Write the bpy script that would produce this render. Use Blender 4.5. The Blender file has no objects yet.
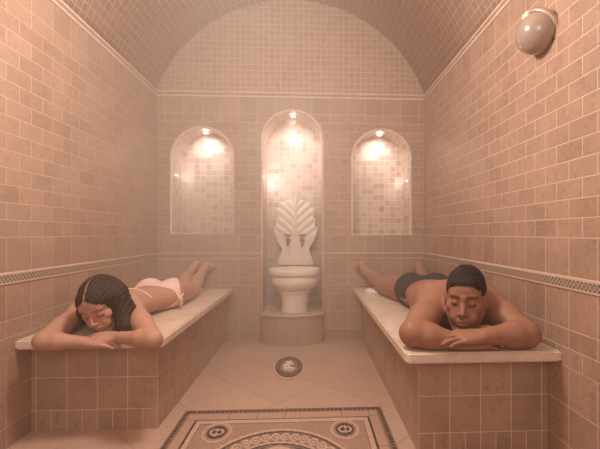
import bpy, bmesh, math, random
import numpy as np
from mathutils import Vector, Matrix
from mathutils.geometry import tessellate_polygon
random.seed(7); rng = np.random.default_rng(7)
S = bpy.context.scene; COL = S.collection
PI = math.pi
# ------------------------------------------------------------------ place constants (metres)
H = .86; YAW = .0508; F = 400.; PX = 329.74; PY = 233.04
XL, XR, YB, YN = -1.2048, .94, 3.2282, -1.5
ZSP = 1.99; RISE = .745
HW = (XR - XL) / 2; XC = (XR + XL) / 2
RV = (HW * HW + RISE * RISE) / (2 * RISE); ZV = ZSP + RISE - RV
TOPZ = .4205; UNDZ = .3802
def P(u, v, z):
    xc = (u - PX) / F * z
    return np.array([xc * math.cos(YAW) + z * math.sin(YAW), -xc * math.sin(YAW) + z * math.cos(YAW), H - (v - PY) * z / F])

# ------------------------------------------------------------------ helpers
def link(name, me, m=None, parent=None):
    o = bpy.data.objects.new(name, me); COL.objects.link(o)
    if m: me.materials.append(m)
    if parent: o.parent = parent
    return o
def mesh(name, vs, fs, uvs=None, smooth=False):
    me = bpy.data.meshes.new(name); me.from_pydata([tuple(v) for v in vs], [], fs)
    if uvs is not None:
        l = me.uv_layers.new(name='UVMap')
        for p in me.polygons:
            for li, vi in zip(p.loop_indices, p.vertices): l.data[li].uv = uvs[vi]
    if smooth: me.shade_smooth()
    me.update(); return me
def struct(o):
    o['kind'] = 'structure'; return o
def tag(o, label, cat, group=None):
    o['label'] = label; o['category'] = cat
    if group: o['group'] = group
    return o
def thing(name, label, cat, loc=(0, 0, 0), group=None):
    o = bpy.data.objects.new(name, None); COL.objects.link(o); o.location = loc; o.empty_display_size = .1
    return tag(o, label, cat, group)
def shift(vs, o):  # world coordinates -> local of a root at o
    return [(v[0] - o[0], v[1] - o[1], v[2] - o[2]) for v in vs]
def bm_obj(name, bm, m, parent=None, smooth=False, loc=None):
    me = bpy.data.meshes.new(name); bmesh.ops.recalc_face_normals(bm, faces=bm.faces[:]); bm.to_mesh(me); bm.free()
    if smooth: me.shade_smooth()
    o = link(name, me, m, parent)
    if loc is not None: o.location = loc
    return o
def box(bm, lo, hi, bev=0, seg=2):
    r = bmesh.ops.create_cube(bm, size=1)['verts']
    for v in r:
        v.co = Vector([(lo[i] + hi[i]) / 2 + v.co[i] * (hi[i] - lo[i]) for i in range(3)])
    if bev:
        es = list({e for v in r for e in v.link_edges})
        bmesh.ops.bevel(bm, geom=es, offset=bev, segments=seg, affect='EDGES', profile=.5)
def lathe(prof, n=48):
    bm = bmesh.new(); rings = []
    for r, z in prof:
        if r < 1e-5: rings.append([bm.verts.new((0, 0, z))])
        else: rings.append([bm.verts.new((r * math.cos(2 * PI * i / n), r * math.sin(2 * PI * i / n), z)) for i in range(n)])
    for a, b in zip(rings, rings[1:]):
        for i in range(n):
            j = (i + 1) % n
            q = [a[i % len(a)], a[j % len(a)], b[j % len(b)], b[i % len(b)]]
            q2 = []
            for v in q:
                if v not in q2: q2.append(v)
            if len(q2) > 2: bm.faces.new(q2)
    return bm
def tube(bm, pts, r, n=8, closed=False):
    pts = [Vector(p) for p in pts]; rings = []; N = len(pts)
    up = Vector((.13, .21, .97))
    for i, p in enumerate(pts):
        a = pts[(i - 1) % N] if (closed or i > 0) else p
        b = pts[(i + 1) % N] if (closed or i < N - 1) else p
        t = (b - a).normalized(); s = t.cross(up)
        if s.length < .05: s = t.cross(Vector((1, 0, 0)))
        s.normalize(); w = s.cross(t)
        rr = r[i] if isinstance(r, (list, tuple)) else r
        rings.append([bm.verts.new(p + (s * math.cos(2 * PI * k / n) + w * math.sin(2 * PI * k / n)) * rr) for k in range(n)])
    for i in range(N if closed else N - 1):
        a, b = rings[i], rings[(i + 1) % N]
        for k in range(n): bm.faces.new([a[k], a[(k + 1) % n], b[(k + 1) % n], b[k]])
    if not closed:
        bm.faces.new(rings[0][::-1]); bm.faces.new(rings[-1])

# ------------------------------------------------------------------ materials
class NT:
    def __init__(s, name, rough=.5, spec=.5):
        s.m = bpy.data.materials.new(name); s.m.use_nodes = True; s.t = s.m.node_tree
        s.b = s.t.nodes['Principled BSDF']; s.b.inputs['Roughness'].default_value = rough
        s.b.inputs['Specular IOR Level'].default_value = spec
    def n(s, typ, **k):
        x = s.t.nodes.new(typ)
        for a, v in k.items(): setattr(x, a, v)
        return x
    def L(s, a, b): s.t.links.new(a, b)
    def math(s, op, a, b=None, c=None):
        x = s.n('ShaderNodeMath', operation=op)
        for i, v in enumerate((a, b, c)):
            if v is None: continue
            if isinstance(v, (int, float)): x.inputs[i].default_value = v
            else: s.L(v, x.inputs[i])
        return x.outputs[0]
    def mix(s, f, a, b, blend='MIX'):
        x = s.n('ShaderNodeMix', data_type='RGBA', blend_type=blend)
        for i, v in ((0, f), (6, a), (7, b)):
            if isinstance(v, (int, float)): x.inputs[i].default_value = v
            elif isinstance(v, tuple): x.inputs[i].default_value = (*v[:3], 1)
            else: s.L(v, x.inputs[i])
        return x.outputs[2]
    def noise(s, vec, scale, detail=4, rough=.6):
        x = s.n('ShaderNodeTexNoise'); x.inputs['Scale'].default_value = scale
        x.inputs['Detail'].default_value = detail; x.inputs['Roughness'].default_value = rough
        if vec is not None: s.L(vec, x.inputs['Vector'])
        return x.outputs['Fac']
    def ramp(s, f, lo, hi):
        x = s.n('ShaderNodeMapRange'); s.L(f, x.inputs[0]); x.inputs[1].default_value = lo; x.inputs[2].default_value = hi
        return x.outputs[0]
    def bump(s, hgt, dist, strength=1):
        x = s.n('ShaderNodeBump'); x.inputs['Distance'].default_value = dist; x.inputs['Strength'].default_value = strength
        s.L(hgt, x.inputs['Height']); s.L(x.outputs[0], s.b.inputs['Normal'])
def plain(name, c, rough=.5, metal=0, spec=.5):
    k = NT(name, rough, spec); k.b.inputs['Base Color'].default_value = (*c, 1); k.b.inputs['Metallic'].default_value = metal
    return k.m

def tile_mat(name, zones, c1, c2, grout, g=.0035, rough=.38, mott=.8, rot=0, bumpd=.0015, bias=0, vein=(.25, .130, .085)):
    """zones: (z_from, tile_w, tile_h, offset, z_origin) sorted upwards; u,v in metres come from the UV map"""
    k = NT(name, rough)
    uv = k.n('ShaderNodeUVMap'); uv.uv_map = 'UVMap'
    base = uv.outputs[0]
    if rot:
        mp = k.n('ShaderNodeMapping'); mp.inputs['Rotation'].default_value = (0, 0, rot); k.L(base, mp.inputs[0]); base = mp.outputs[0]
    sep = k.n('ShaderNodeSeparateXYZ'); k.L(base, sep.inputs[0]); v = sep.outputs[1]
    col = fac = None
    for (z0, w, h, off, zo, ux) in zones:
        mp = k.n('ShaderNodeMapping'); mp.inputs['Location'].default_value = (50 * w - ux, 100 * h - zo, 0); k.L(base, mp.inputs[0])
        br = k.n('ShaderNodeTexBrick'); k.L(mp.outputs[0], br.inputs['Vector'])
        br.offset = off; br.offset_frequency = 2; br.squash = 1
        br.inputs['Scale'].default_value = 1; br.inputs['Brick Width'].default_value = w; br.inputs['Row Height'].default_value = h
        br.inputs['Mortar Size'].default_value = g * .5; br.inputs['Mortar Smooth'].default_value = .15; br.inputs['Bias'].default_value = bias
        br.inputs['Color1'].default_value = (*c1, 1); br.inputs['Color2'].default_value = (*c2, 1); br.inputs['Mortar'].default_value = (*grout, 1)
        if col is None: col, fac = br.outputs['Color'], br.outputs['Fac']
        else:
            s_ = k.math('GREATER_THAN', v, z0)
            col = k.mix(s_, col, br.outputs['Color'])
            fm = k.n('ShaderNodeMix'); k.L(s_, fm.inputs[0]); k.L(fac, fm.inputs[2]); k.L(br.outputs['Fac'], fm.inputs[3]); fac = fm.outputs[0]
    co = k.n('ShaderNodeTexCoord').outputs['Object']
    n1 = k.noise(co, 34, 7, .75); n2 = k.noise(co, 7, 3, .5)
    f1 = k.ramp(n1, .50, .66); inv = k.math('SUBTRACT', 1, fac)
    f1 = k.math('MULTIPLY', k.math('MULTIPLY', f1, mott), inv)
    c = k.mix(f1, col, vein)
    n3 = k.noise(co, 85, 3, .6); f3 = k.math('MULTIPLY', k.math('MULTIPLY', k.ramp(n3, .60, .72), mott * .8), inv)
    c = k.mix(f3, c, (.62, .46, .36))
    f2 = k.math('MULTIPLY', k.ramp(n2, .35, .7), mott * .45)
    c = k.mix(f2, c, (.56, .345, .25))
    k.L(c, k.b.inputs['Base Color'])
    hgt = k.math('ADD', k.math('MULTIPLY', inv, 1.), k.math('MULTIPLY', n1, .15))
    k.bump(hgt, bumpd, .8)
    return k.m

C1 = (.405, .262, .186); C2 = (.325, .204, .143); GR = (.72, .54, .43)
ZB0, ZB1 = .653, .702
def wall_zones(ux):
    W = .145
    return [(-9, W, .143, 0, .086 - .143 * 1, ux), (.371, W, .0695, .5, .371, ux), (.510, W, .143, 0, .510, ux),
            (ZB1 - .02, W, .1415, 0, ZB1, ux), (.8435, W, .0695, .5, .8435, ux), (1.8165, W, .1415, 0, 1.8165, ux)]
M_wallside = tile_mat('side wall travertine tile', wall_zones(1.55), C1, C2, GR)
M_wallleft = tile_mat('left wall travertine tile', wall_zones(1.51), C1, C2, (.60, .43, .33), mott=.5)
M_wallback = tile_mat('back wall travertine tile', wall_zones(.02), C1, C2, GR)
M_small = tile_mat('small travertine tile', [(-9, .046, .046, 0, 0, 0)], (.45, .29, .208), (.36, .225, .16), GR, g=.0042)
M_vault = tile_mat('vault travertine tile', [(-9, .050, .050, 0, 0, 0)], (.54, .36, .265), (.45, .29, .21), (.84, .66, .53), g=.005)
M_niche = tile_mat('niche mosaic tile', [(-9, .05, .05, 0, 0, .01)], (.62, .47, .38), (.34, .19, .135), (.80, .66, .55), g=.004, bias=-.3, mott=.15)
M_floor = tile_mat('floor stone tile', [(-9, .33, .33, 0, 0, .1)], (.53, .355, .26), (.50, .325, .235), (.28, .17, .12), g=.0028, rot=PI / 4, mott=.3)
M_front_l = tile_mat('bench tile', [(-9, .0647, .113, 0, .090 - .113, .0), (.090, .1294, .1405, 0, .090, 0)], C1, C2, GR)
M_front_r = tile_mat('bench tile', [(-9, .0612, .113, 0, .083 - .113, .0), (.083, .1224, .1435, 0, .083, 0)], C1, C2, GR)
M_strip = tile_mat('narrow upright tile', [(-9, .029, .23, 0, 0, 0)], (.42, .28, .20), (.35, .225, .16), GR, g=.002)

def border_mat():
    k = NT('mosaic border', .4)
    uv = k.n('ShaderNodeUVMap'); uv.uv_map = 'UVMap'
    sep = k.n('ShaderNodeSeparateXYZ'); k.L(uv.outputs[0], sep.inputs[0]); u, v = sep.outputs[0], sep.outputs[1]   # v: 0..0.049
    p = .0205
    fu = k.math('ABSOLUTE', k.math('SUBTRACT', k.math('FRACT', k.math('DIVIDE', u, p)), .5))
    fv = k.math('ABSOLUTE', k.math('DIVIDE', k.math('SUBTRACT', v, .0245), .026))
    d = k.math('ADD', fu, fv)
    dia = k.math('LESS_THAN', k.math('ABSOLUTE', k.math('SUBTRACT', d, .5)), .13)
    core = k.math('LESS_THAN', d, .16)
    pat = k.mix(dia, (.085, .060, .048), (.52, .38, .29))
    pat = k.mix(core, pat, (.46, .32, .24))
    edge = k.math('GREATER_THAN', k.math('ABSOLUTE', k.math('SUBTRACT', v, .0245)), .0138)
    nz = k.noise(k.n('ShaderNodeTexCoord').outputs['Object'], 60, 3)
    lite = k.mix(k.ramp(nz, .3, .8), (.62, .45, .35), (.50, .34, .25))
    c = k.mix(edge, pat, lite)
    k.L(c, k.b.inputs['Base Color']); k.bump(edge, .001, .6)
    return k.m
M_border = border_mat()
def marble(name, c, c2, rough=.3, sc=9):
    k = NT(name, rough); co = k.n('ShaderNodeTexCoord').outputs['Object']
    a = k.noise(co, sc, 7, .65); b = k.noise(co, sc * 5, 4, .6)
    x = k.mix(k.ramp(a, .42, .72), c, c2); x = k.mix(k.math('MULTIPLY', k.ramp(b, .5, .8), .3), x, c2)
    k.L(x, k.b.inputs['Base Color']); k.bump(b, .0006, .5); return k.m
M_slab = marble('bench marble', (.72, .58, .47), (.60, .42, .31))
M_basin = marble('basin marble', (.86, .74, .63), (.76, .60, .49), sc=6)
M_trim = marble('pale stone trim', (.74, .58, .47), (.62, .46, .36), sc=20)
M_nichetrim = marble('niche edge stone', (.80, .66, .55), (.70, .54, .44), sc=20)
M_metal = plain('tap metal', (.30, .20, .14), .3, .9)
M_tapdark = plain('aged tap metal', (.20, .13, .09), .35, .8)
M_white = plain('white plastic', (.72, .62, .53), .4)
M_cloth = plain('white towel cloth', (.85, .76, .68), .95, spec=.1)
M_lens = plain('lens', (1, 1, 1), .4)
def emis(name, c, s):
    k = NT(name); k.b.inputs['Base Color'].default_value = (0, 0, 0, 1)
    k.b.inputs['Emission Color'].default_value = (*c, 1); k.b.inputs['Emission Strength'].default_value = s; return k.m
M_glow = emis('lamp lens', (1, .90, .82), 9)

# ------------------------------------------------------------------ room shell
def quad(name, pts, uvs, m, kind=True, parent=None):
    o = link(name, mesh(name, pts, [tuple(range(len(pts)))], uvs), m, parent)
    if kind: struct(o)
    return o
def slab_wall(name, x0, x1, m, u0=0):
    """side wall as a solid 0.12 m plate, UV in metres on the room face"""
    vs = [(x, y, z) for x in (x0, x1) for y in (YN, YB) for z in (0, ZSP)]
    fs = [(0, 1, 3, 2), (4, 6, 7, 5), (0, 4, 5, 1), (2, 3, 7, 6), (0, 2, 6, 4), (1, 5, 7, 3)]
    return struct(link(name, mesh(name, vs, fs, [(v[1], v[2]) for v in vs]), m))
slab_wall('wall_left', XL - .12, XL, M_wallleft)
slab_wall('wall_right', XR, XR + .12, M_wallside)
vs = [(x, y, z) for x in (XL - .12, XR + .12) for y in (YN - .1, YB + .6) for z in (-.1, 0)]
floor = struct(link('floor', mesh('floor', vs, [(0, 1, 3, 2), (4, 6, 7, 5), (0, 4, 5, 1), (2, 3, 7, 6), (0, 2, 6, 4), (1, 5, 7, 3)], [(v[0], v[1]) for v in vs]), M_floor))
# rear wall behind the camera
vs = [(x, y, z) for x in (XL - .12, XR + .12) for y in (YN - .12, YN) for z in (0, 2.85)]
struct(link('wall_rear', mesh('wall_rear', vs, [(0, 1, 3, 2), (4, 6, 7, 5), (0, 4, 5, 1), (2, 3, 7, 6), (0, 2, 6, 4), (1, 5, 7, 3)], [(v[0], v[2]) for v in vs]), M_wallside))
# barrel vault
NA = 56; a0 = math.asin(HW / RV); vs = []; uvs = []; fs = []
for r in (RV, RV + .1):
    for i in range(NA + 1):
        a = -a0 + 2 * a0 * i / NA
        for y in (YN - .1, YB + .1):
            vs.append((XC + r * math.sin(a), y, ZV + r * math.cos(a))); uvs.append((y, RV * a))
n2 = (NA + 1) * 2
for i in range(NA):
    a = 2 * i; fs.append((a, a + 1, a + 3, a + 2)); fs.append((n2 + a, n2 + a + 2, n2 + a + 3, n2 + a + 1))
    fs.append((a, a + 2, n2 + a + 2, n2 + a)); fs.append((a + 1, n2 + a + 1, n2 + a + 3, a + 3))
fs += [(0, n2, n2 + 1, 1), (2 * NA, 2 * NA + 1, n2 + 2 * NA + 1, n2 + 2 * NA)]
struct(link('ceiling', mesh('ceiling', vs, fs, uvs, True), M_vault))

# niches: (x0, x1, z0, ztop, depth)
NICHES = [(-1.095, -.604, .855, 1.702, .25), (-.381, .109, .190, 1.846, .38), (.345, .829, .846, 1.702, .25)]
def arch(n, seg=28):
    x0, x1, z0, zt, d = n; r = (x1 - x0) / 2; c = (x0 + x1) / 2; zs = zt - r
    return [(x0, z0), (x1, z0)] + [(c + r * math.cos(PI * i / seg), zs + r * math.sin(PI * i / seg)) for i in range(seg + 1)]
# back wall below the spring line, with holes; top part = tympanum
def plate(name, outer, holes, y, m):
    loops = [outer] + holes
    pl = [[Vector((x, z, 0)) for x, z in lp] for lp in loops]
    tris = tessellate_polygon(pl); flat = [p for lp in loops for p in lp]
    vs = [(x, y, z) for x, z in flat]
    fs = []
    for t in tris:
        a, b, c = [flat[i] for i in t]
        cr = (b[0] - a[0]) * (c[1] - a[1]) - (b[1] - a[1]) * (c[0] - a[0])
        fs.append(t if cr > 0 else t[::-1])   # normals toward -y
    return struct(link(name, mesh(name, vs, fs, [(x, z) for x, z in flat]), m))
wb = plate('wall_back', [(XL, 0), (XR, 0), (XR, ZSP), (XL, ZSP)], [arch(n) for n in NICHES], YB, M_wallback)
ty = [(XL, ZSP)] + [(XR, ZSP)] + [(XC + RV * math.sin(a0 - 2 * a0 * i / NA), ZV + RV * math.cos(a0 - 2 * a0 * i / NA)) for i in range(1, NA)]
plate('wall_tympanum', ty, [], YB, M_small)
wb2 = bpy.data.objects['wall_tympanum']; wb2.name = 'wall_back_upper'
# solid backing of the back wall
vs = [(x, y, z) for x in (XL - .12, XR + .12) for y in (YB + .45, YB + .55) for z in (0, 2.85)]
struct(link('wall_outer', mesh('wall_outer', vs, [(0, 1, 3, 2), (4, 6, 7, 5), (0, 4, 5, 1), (2, 3, 7, 6), (0, 2, 6, 4), (1, 5, 7, 3)], [(v[0], v[2]) for v in vs]), M_wallback))
for ni, n in enumerate(NICHES):
    A = arch(n); d = n[4]; N = len(A); ln = 0; L_ = [0]
    for i in range(N): ln += math.dist(A[i], A[(i + 1) % N]); L_.append(ln)
    vs = []; uvs = []; fs = []
    for i in range(N + 1):
        x, z = A[i % N]
        vs += [(x, YB, z), (x, YB + d, z)]; uvs += [(0, L_[i] * 1.), (d, L_[i] * 1.)]
    for i in range(N): fs.append((2 * i, 2 * i + 2, 2 * i + 3, 2 * i + 1))
    b0 = len(vs)
    for x, z in A: vs.append((x, YB + d, z)); uvs.append((x - n[0], z - n[2]))
    fs.append(tuple(range(b0, b0 + N)))
    nm = 'wall_niche'
    nich = struct(link(nm, mesh(nm, vs, fs, uvs), M_niche)); nich.parent = wb
    bm = bmesh.new()
    rr = .009
    cl = [(x, YB - .001, z) for x, z in A]
    if ni == 1: tube(bm, [(cl[1][0], cl[1][1], .221)] + cl[2:] + [(cl[0][0], cl[0][1], .221)], rr, 8)
    else: tube(bm, cl, rr, 8, closed=True)
    t = bm_obj('niche_edge', bm, M_nichetrim, wb, True)
# dado border + spring band
def strip(name, pts, z0, z1, th, m):
    """pts: two ground points on the wall; raised strip th thick towards the room"""
    (xa, ya), (xb, yb), (nx, ny) = pts
    ln = math.dist((xa, ya), (xb, yb)); h = z1 - z0; b = min(.003, th * .8)
    prof = [(0, 0), (th - b, 0), (th, b), (th, h - b), (th - b, h), (0, h)]
    vs = []; uvs = []
    for (x, y, u) in ((xa, ya, 0), (xb, yb, ln)):
        for t, z in prof: vs.append((x + nx * t, y + ny * t, z0 + z)); uvs.append((u, z * .049 / h))
    fs = [(i, i + 6, i + 7, i + 1) for i in range(5)] + [(0, 1, 2, 3, 4, 5), (11, 10, 9, 8, 7, 6)]
    me = mesh(name, vs, fs, uvs); bm = bmesh.new(); bm.from_mesh(me); bmesh.ops.recalc_face_normals(bm, faces=bm.faces[:]); bm.to_mesh(me); bm.free()
    return struct(link(name, me, m))
th = .005
SIDES = {'left': ((XL, YN), (XL, YB), (1, 0)), 'right': ((XR, YN), (XR, YB), (-1, 0))}
k = 1
for s, q in SIDES.items():
    strip('trim_%d' % k, q, ZB0, ZB1, th, M_border); k += 1
    for z in (ZSP - .045, ZSP - .012): strip('trim_%d' % k, q, z, z + .013, .008, M_trim); k += 1
for xa, xb in ((XL + th, NICHES[1][0] - .006), (NICHES[1][1] + .006, XR - th)):
    strip('trim_%d' % k, ((xa, YB), (xb, YB), (0, -1)), ZB0, ZB1, th, M_border); k += 1
for z in (ZSP - .045, ZSP - .012):
    strip('trim_%d' % k, ((XL + .008, YB), (XR - .008, YB), (0, -1)), z, z + .013, .008, M_trim); k += 1

# ------------------------------------------------------------------ benches
def bench(name, x0, x1, yf, sx0, sx1, sy, m, label, group, inner_right):
    YB = globals()['YB'] - .0015
    r0 = ((x0 + x1) / 2, yf, 0); r = thing(name, label, 'bench', r0, group)
    # tiled base: every vertical face has its own uv
    vs, fs, uvs = [], [], []
    def face(pts, uv):
        b = len(vs); vs.extend(pts); uvs.extend(uv); fs.append(tuple(range(b, b + 4)))
    zt = UNDZ; cx = x1 if inner_right else x0
    face([(x0, yf, 0), (x1, yf, 0), (x1, yf, zt), (x0, yf, zt)], [(x - cx, z) for x, z in ((x0, 0), (x1, 0), (x1, zt), (x0, zt))])
    face([(x1, yf, 0), (x1, YB, 0), (x1, YB, zt), (x1, yf, zt)], [(0, 0), (YB - yf, 0), (YB - yf, zt), (0, zt)])
    face([(x0, YB, 0), (x0, yf, 0), (x0, yf, zt), (x0, YB, zt)], [(YB - yf, 0), (0, 0), (0, zt), (YB - yf, zt)])
    face([(x0, yf, zt), (x1, yf, zt), (x1, YB, zt), (x0, YB, zt)], [(0, .2)] * 4)
    face([(x1, YB, 0), (x0, YB, 0), (x0, YB, zt), (x1, YB, zt)], [(0, 0), (1, 0), (1, zt), (0, zt)])
    link('tiled_base', mesh('tiled_base', shift(vs, r0), fs, uvs), m, r)
    rc = .025; xi, xo, sg = (sx1, sx0, -1) if inner_right else (sx0, sx1, 1); yb = YB - .001
    ol = [(xi + sg * rc * (1 - math.cos(a)), sy + rc * (1 - math.sin(a))) for a in np.linspace(0, PI / 2, 7)] + [(xo, sy), (xo, yb), (xi, yb)]
    bm = bmesh.new(); f = bm.faces.new([bm.verts.new((x - r0[0], y - r0[1], UNDZ)) for x, y in ol]); e = bmesh.ops.extrude_face_region(bm, geom=[f])
    for v in [g for g in e['geom'] if isinstance(g, bmesh.types.BMVert)]: v.co.z = TOPZ
    es = [e for e in bm.edges if abs(e.verts[0].co.z - e.verts[1].co.z) < .001]
    bmesh.ops.bevel(bm, geom=es, offset=.006, segments=3, affect='EDGES')
    bm_obj('marble_slab', bm, M_slab, r)
    return r
bench('tiled_bench', XL + .0015, -.6659, 1.7961, XL + .0015, -.6099, 1.7017, M_front_l, 'tiled bench with a marble top along the left wall, under the woman', None, True)
bench('tiled_bench', .4235, XR - .0015, 1.5308, .3524, XR - .0015, 1.4441, M_front_r, 'tiled bench with a marble top along the right wall, under the man', None, False)

# ------------------------------------------------------------------ plinth and basin
PC = (NICHES[1][0] + NICHES[1][1]) / 2; PW = .255
def plinth():
    o0 = (PC, YB - .0015, 0); r = thing('basin_plinth', 'low bow-fronted tiled plinth in the centre niche, under the marble basin', 'plinth', o0)
    n = 32; zt = .218; vs = []; uvs = []; fs = []
    pts = [(-PW, .0)]
    for i in range(n + 1):
        t = PI * i / n; pts.append((-PW * math.cos(t) * 1.0, -.155 * math.sin(t) ** .8))
    pts.append((PW, 0)); ln = 0; prev = pts[0]; us = []
    for p in pts: ln += math.dist(p, prev); prev = p; us.append(ln)
    for (x, y), u in zip(pts, us): vs += [(x, y, 0), (x, y, zt)]; uvs += [(u, 0), (u, zt)]
    for i in range(len(pts) - 1): fs.append((2 * i, 2 * i + 2, 2 * i + 3, 2 * i + 1))
    link('tiled_front', mesh('tiled_front', vs, fs, uvs), M_strip, r)
    wn = NICHES[1][1] - PC - .0025
    b = [(wn, -.001, zt), (wn, .378, zt), (-wn, .378, zt), (-wn, -.001, zt)]
    v2 = [(x, y, zt) for x, y in pts[1:-1]] + [(wn, 0, zt), (wn, .378, zt), (-wn, .378, zt), (-wn, 0, zt)]
    bm = bmesh.new(); f = bm.faces.new([bm.verts.new(p) for p in v2]); e = bmesh.ops.extrude_face_region(bm, geom=[f])
    for v in [g for g in e['geom'] if isinstance(g, bmesh.types.BMVert)]: v.co.z -= .02
    me_o = bm_obj('top_ledge', bm, M_trim_top, r)
    return r
M_trim_top = tile_mat('plinth top tile', [(-9, .1, .1, 0, 0, 0)], C1, C2, GR)
plinth()
def prof_round(p, it=2):
    for _ in range(it):
        q = [p[0]]
        for a, b in zip(p, p[1:]):
            q += [(a[0] * .75 + b[0] * .25, a[1] * .75 + b[1] * .25), (a[0] * .25 + b[0] * .75, a[1] * .25 + b[1] * .75)]
        q.append(p[-1]); p = q
    return p
BX, BY, BZ = -.120, YB + .035, .2185
bas = thing('marble_basin', 'round white marble basin on a pedestal below the two taps', 'basin', (BX, BY, BZ))
ped = prof_round([(0, 0), (.102, 0), (.105, .01), (.104, .06), (.110, .12), (.118, .155), (.128, .165), (.128, .180), (.118, .186), (0, .188)], 1)
bm_obj('pedestal', lathe(ped), M_basin, bas, True)
bowl = prof_round([(0, .180), (.105, .180), (.125, .186), (.165, .205), (.188, .240), (.190, .270), (.184, .290), (.180, .298), (.196, .303), (.207, .315), (.209, .335), (.204, .352), (.194, .358), (.170, .355), (.155, .335), (.13, .27), (.07, .225), (0, .215)], 2)
bm_obj('bowl', lathe(bowl, 64), M_basin, bas, True)

# carved backsplash: outline half-width per height, feather relief
def backsplash():
    zb, zt = .585, 1.168
    cp = [(262, 62), (245, 60), (230, 54), (215, 48), (203, 49), (188, 60), (172, 68), (158, 73), (142, 77), (131, 78), (128, 76), (126, 67),
          (116, 70), (104, 73), (99, 71), (97, 62), (88, 66), (74, 70), (66, 67), (64, 54), (58, 54), (50, 52), (44, 44), (42, 33), (38, 27), (33, 17), (28, 1)]
    HWp = [((262 - y) * .00249, w * .00252) for y, w in cp]
    zs = np.array([a for a, b in HWp]); wd = np.array([b for a, b in HWp])
    nz, nx = 190, 110
    Z = np.sort(np.concatenate([np.linspace(0, .5826, nz), zs])); nz = len(Z)
    Wd = np.interp(Z, zs, wd); t = np.linspace(-1, 1, nx)
    X = Wd[:, None] * t[None, :]; ZZ = Z[:, None] + 0 * X
    # feathers radiate from low centre, bending outwards
    ax = np.abs(X)
    q = (ZZ - .20) - ax * 1.15 + ax * ax * 1.6
    q = q - .02
    period = .074
    ph = (q / period) % 1.0
    ridge = np.clip(np.minimum(ph * .75, 1 - ph) * 2.3, 0, 1) ** .7 * .0075
    mask = np.clip((ZZ - (.20 + ax * .25)) / .05, 0, 1) * np.clip((ax - .004) / .01, 0, 1)
    cen = np.exp(-(ax / .008) ** 2) * .012 * np.clip((ZZ - .25) / .05, 0, 1)
    edge = np.clip((Wd[:, None] - ax) / .010, 0, 1) ** .5
    D = .022 + ridge * mask + cen
    D = D * (.45 + .55 * edge)
    vs = []; fs = []
    for i in range(nz):
        for j in range(nx): vs.append((X[i, j], -D[i, j], Z[i]))
    for i in range(nz - 1):
        for j in range(nx - 1):
            a = i * nx + j; fs.append((a, a + 1, a + nx + 1, a + nx))
    b0 = len(vs)
    for i in range(nz): vs += [(X[i, 0], .015, Z[i]), (X[i, -1], .015, Z[i])]
    for i in range(nz - 1):
        a = b0 + 2 * i
        fs.append((a + 1, a, a + 2, a + 3)); fs.append((i * nx, (i + 1) * nx, a + 2, a)); fs.append((i * nx + nx - 1, a + 1, a + 3, (i + 1) * nx + nx - 1))
    fs.append(tuple([b0, b0 + 1, nx - 1] + []) if False else (b0, b0 + 1, nx - 1, 0))
    o = link('carved_panel', mesh('carved_panel', vs, fs, None, True), M_basin)
    o.location = (BX, BY + .235, zb)
    tag(o, 'carved white marble splashback shaped like a palm leaf above the basin', 'splashback')
    return o
BSY = BY + .235
backsplash()
def tap(x, z, label):
    y = BSY - .024
    r = thing('water_tap', label, 'tap', (x, y, z), 'taps above the basin'); r.scale = (1.25, 1.25, 1.25)
    bm = lathe([(0, 0), (.017, 0), (.017, .004), (.010, .009), (.010, .02), (0, .02)], 20)
    bm.transform(Matrix.Rotation(PI / 2, 4, 'X')); bm_obj('wall_rose', bm, M_metal, r, True)
    bm = bmesh.new(); pts = [(0, -.018 - .05 * t, .004 - .040 * t * t - .004 * math.sin(t * 6)) for t in np.linspace(0, 1, 10)]
    tube(bm, pts, [.010, .010, .009, .008, .0075, .007, .007, .007, .008, .008], 12); bm_obj('spout', bm, M_metal, r, True)
    bm = lathe([(0, -.004), (.010, -.004), (.011, .006), (.007, .012), (.005, .024), (.007, .028), (.007, .034), (0, .036)], 16)
    bm.transform(Matrix.Translation((0, -.026, .006))); bm_obj('valve_body', bm, M_metal, r, True)
    bm = bmesh.new()
    for d in ((1, 0), (0, 1)):
        tube(bm, [(-.019 * d[0], -.026 - .019 * d[1], .038), (.019 * d[0], -.026 + .019 * d[1], .038)], [.0045, .0045], 8)
        for s in (-1, 1): bmesh.ops.create_uvsphere(bm, u_segments=10, v_segments=6, radius=.0065, matrix=Matrix.Translation((.019 * d[0] * s, -.026 + .019 * d[1] * s, .038)))
    bm_obj('cross_handle', bm, M_tapdark, r, True)
tap(BX - .063, .795, 'small metal cross-handle tap on the left of the splashback')
tap(BX + .058, .795, 'small metal cross-handle tap on the right of the splashback')

# ------------------------------------------------------------------ floor mosaic and medallion
def tess(name, x0, x1, y0, y1, step, fn, mats, z, parent=None, root=(0, 0, 0)):
    nx = int((x1 - x0) / step); ny = int((y1 - y0) / step)
    xs = np.linspace(x0, x1, nx + 1); ys = np.linspace(y0, y1, ny + 1)
    cx, cy = (xs[:-1] + xs[1:]) / 2, (ys[:-1] + ys[1:]) / 2
    CX, CY = np.meshgrid(cx, cy, indexing='ij'); idx = fn(CX, CY)
    me = bpy.data.meshes.new(name)
    vid = {}; vs = []; fs = []; mi = []
    for i in range(nx):
        for j in range(ny):
            if idx[i, j] < 0: continue
            q = []
            for a, b in ((i, j), (i + 1, j), (i + 1, j + 1), (i, j + 1)):
                if (a, b) not in vid: vid[(a, b)] = len(vs); vs.append((xs[a] - root[0], ys[b] - root[1], z - root[2]))
                q.append(vid[(a, b)])
            fs.append(q); mi.append(int(idx[i, j]))
    me.from_pydata(vs, [], fs)
    for m in mats: me.materials.append(m)
    me.polygons.foreach_set('material_index', mi); me.update()
    o = bpy.data.objects.new(name, me); COL.objects.link(o)
    if parent: o.parent = parent
    return o
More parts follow.
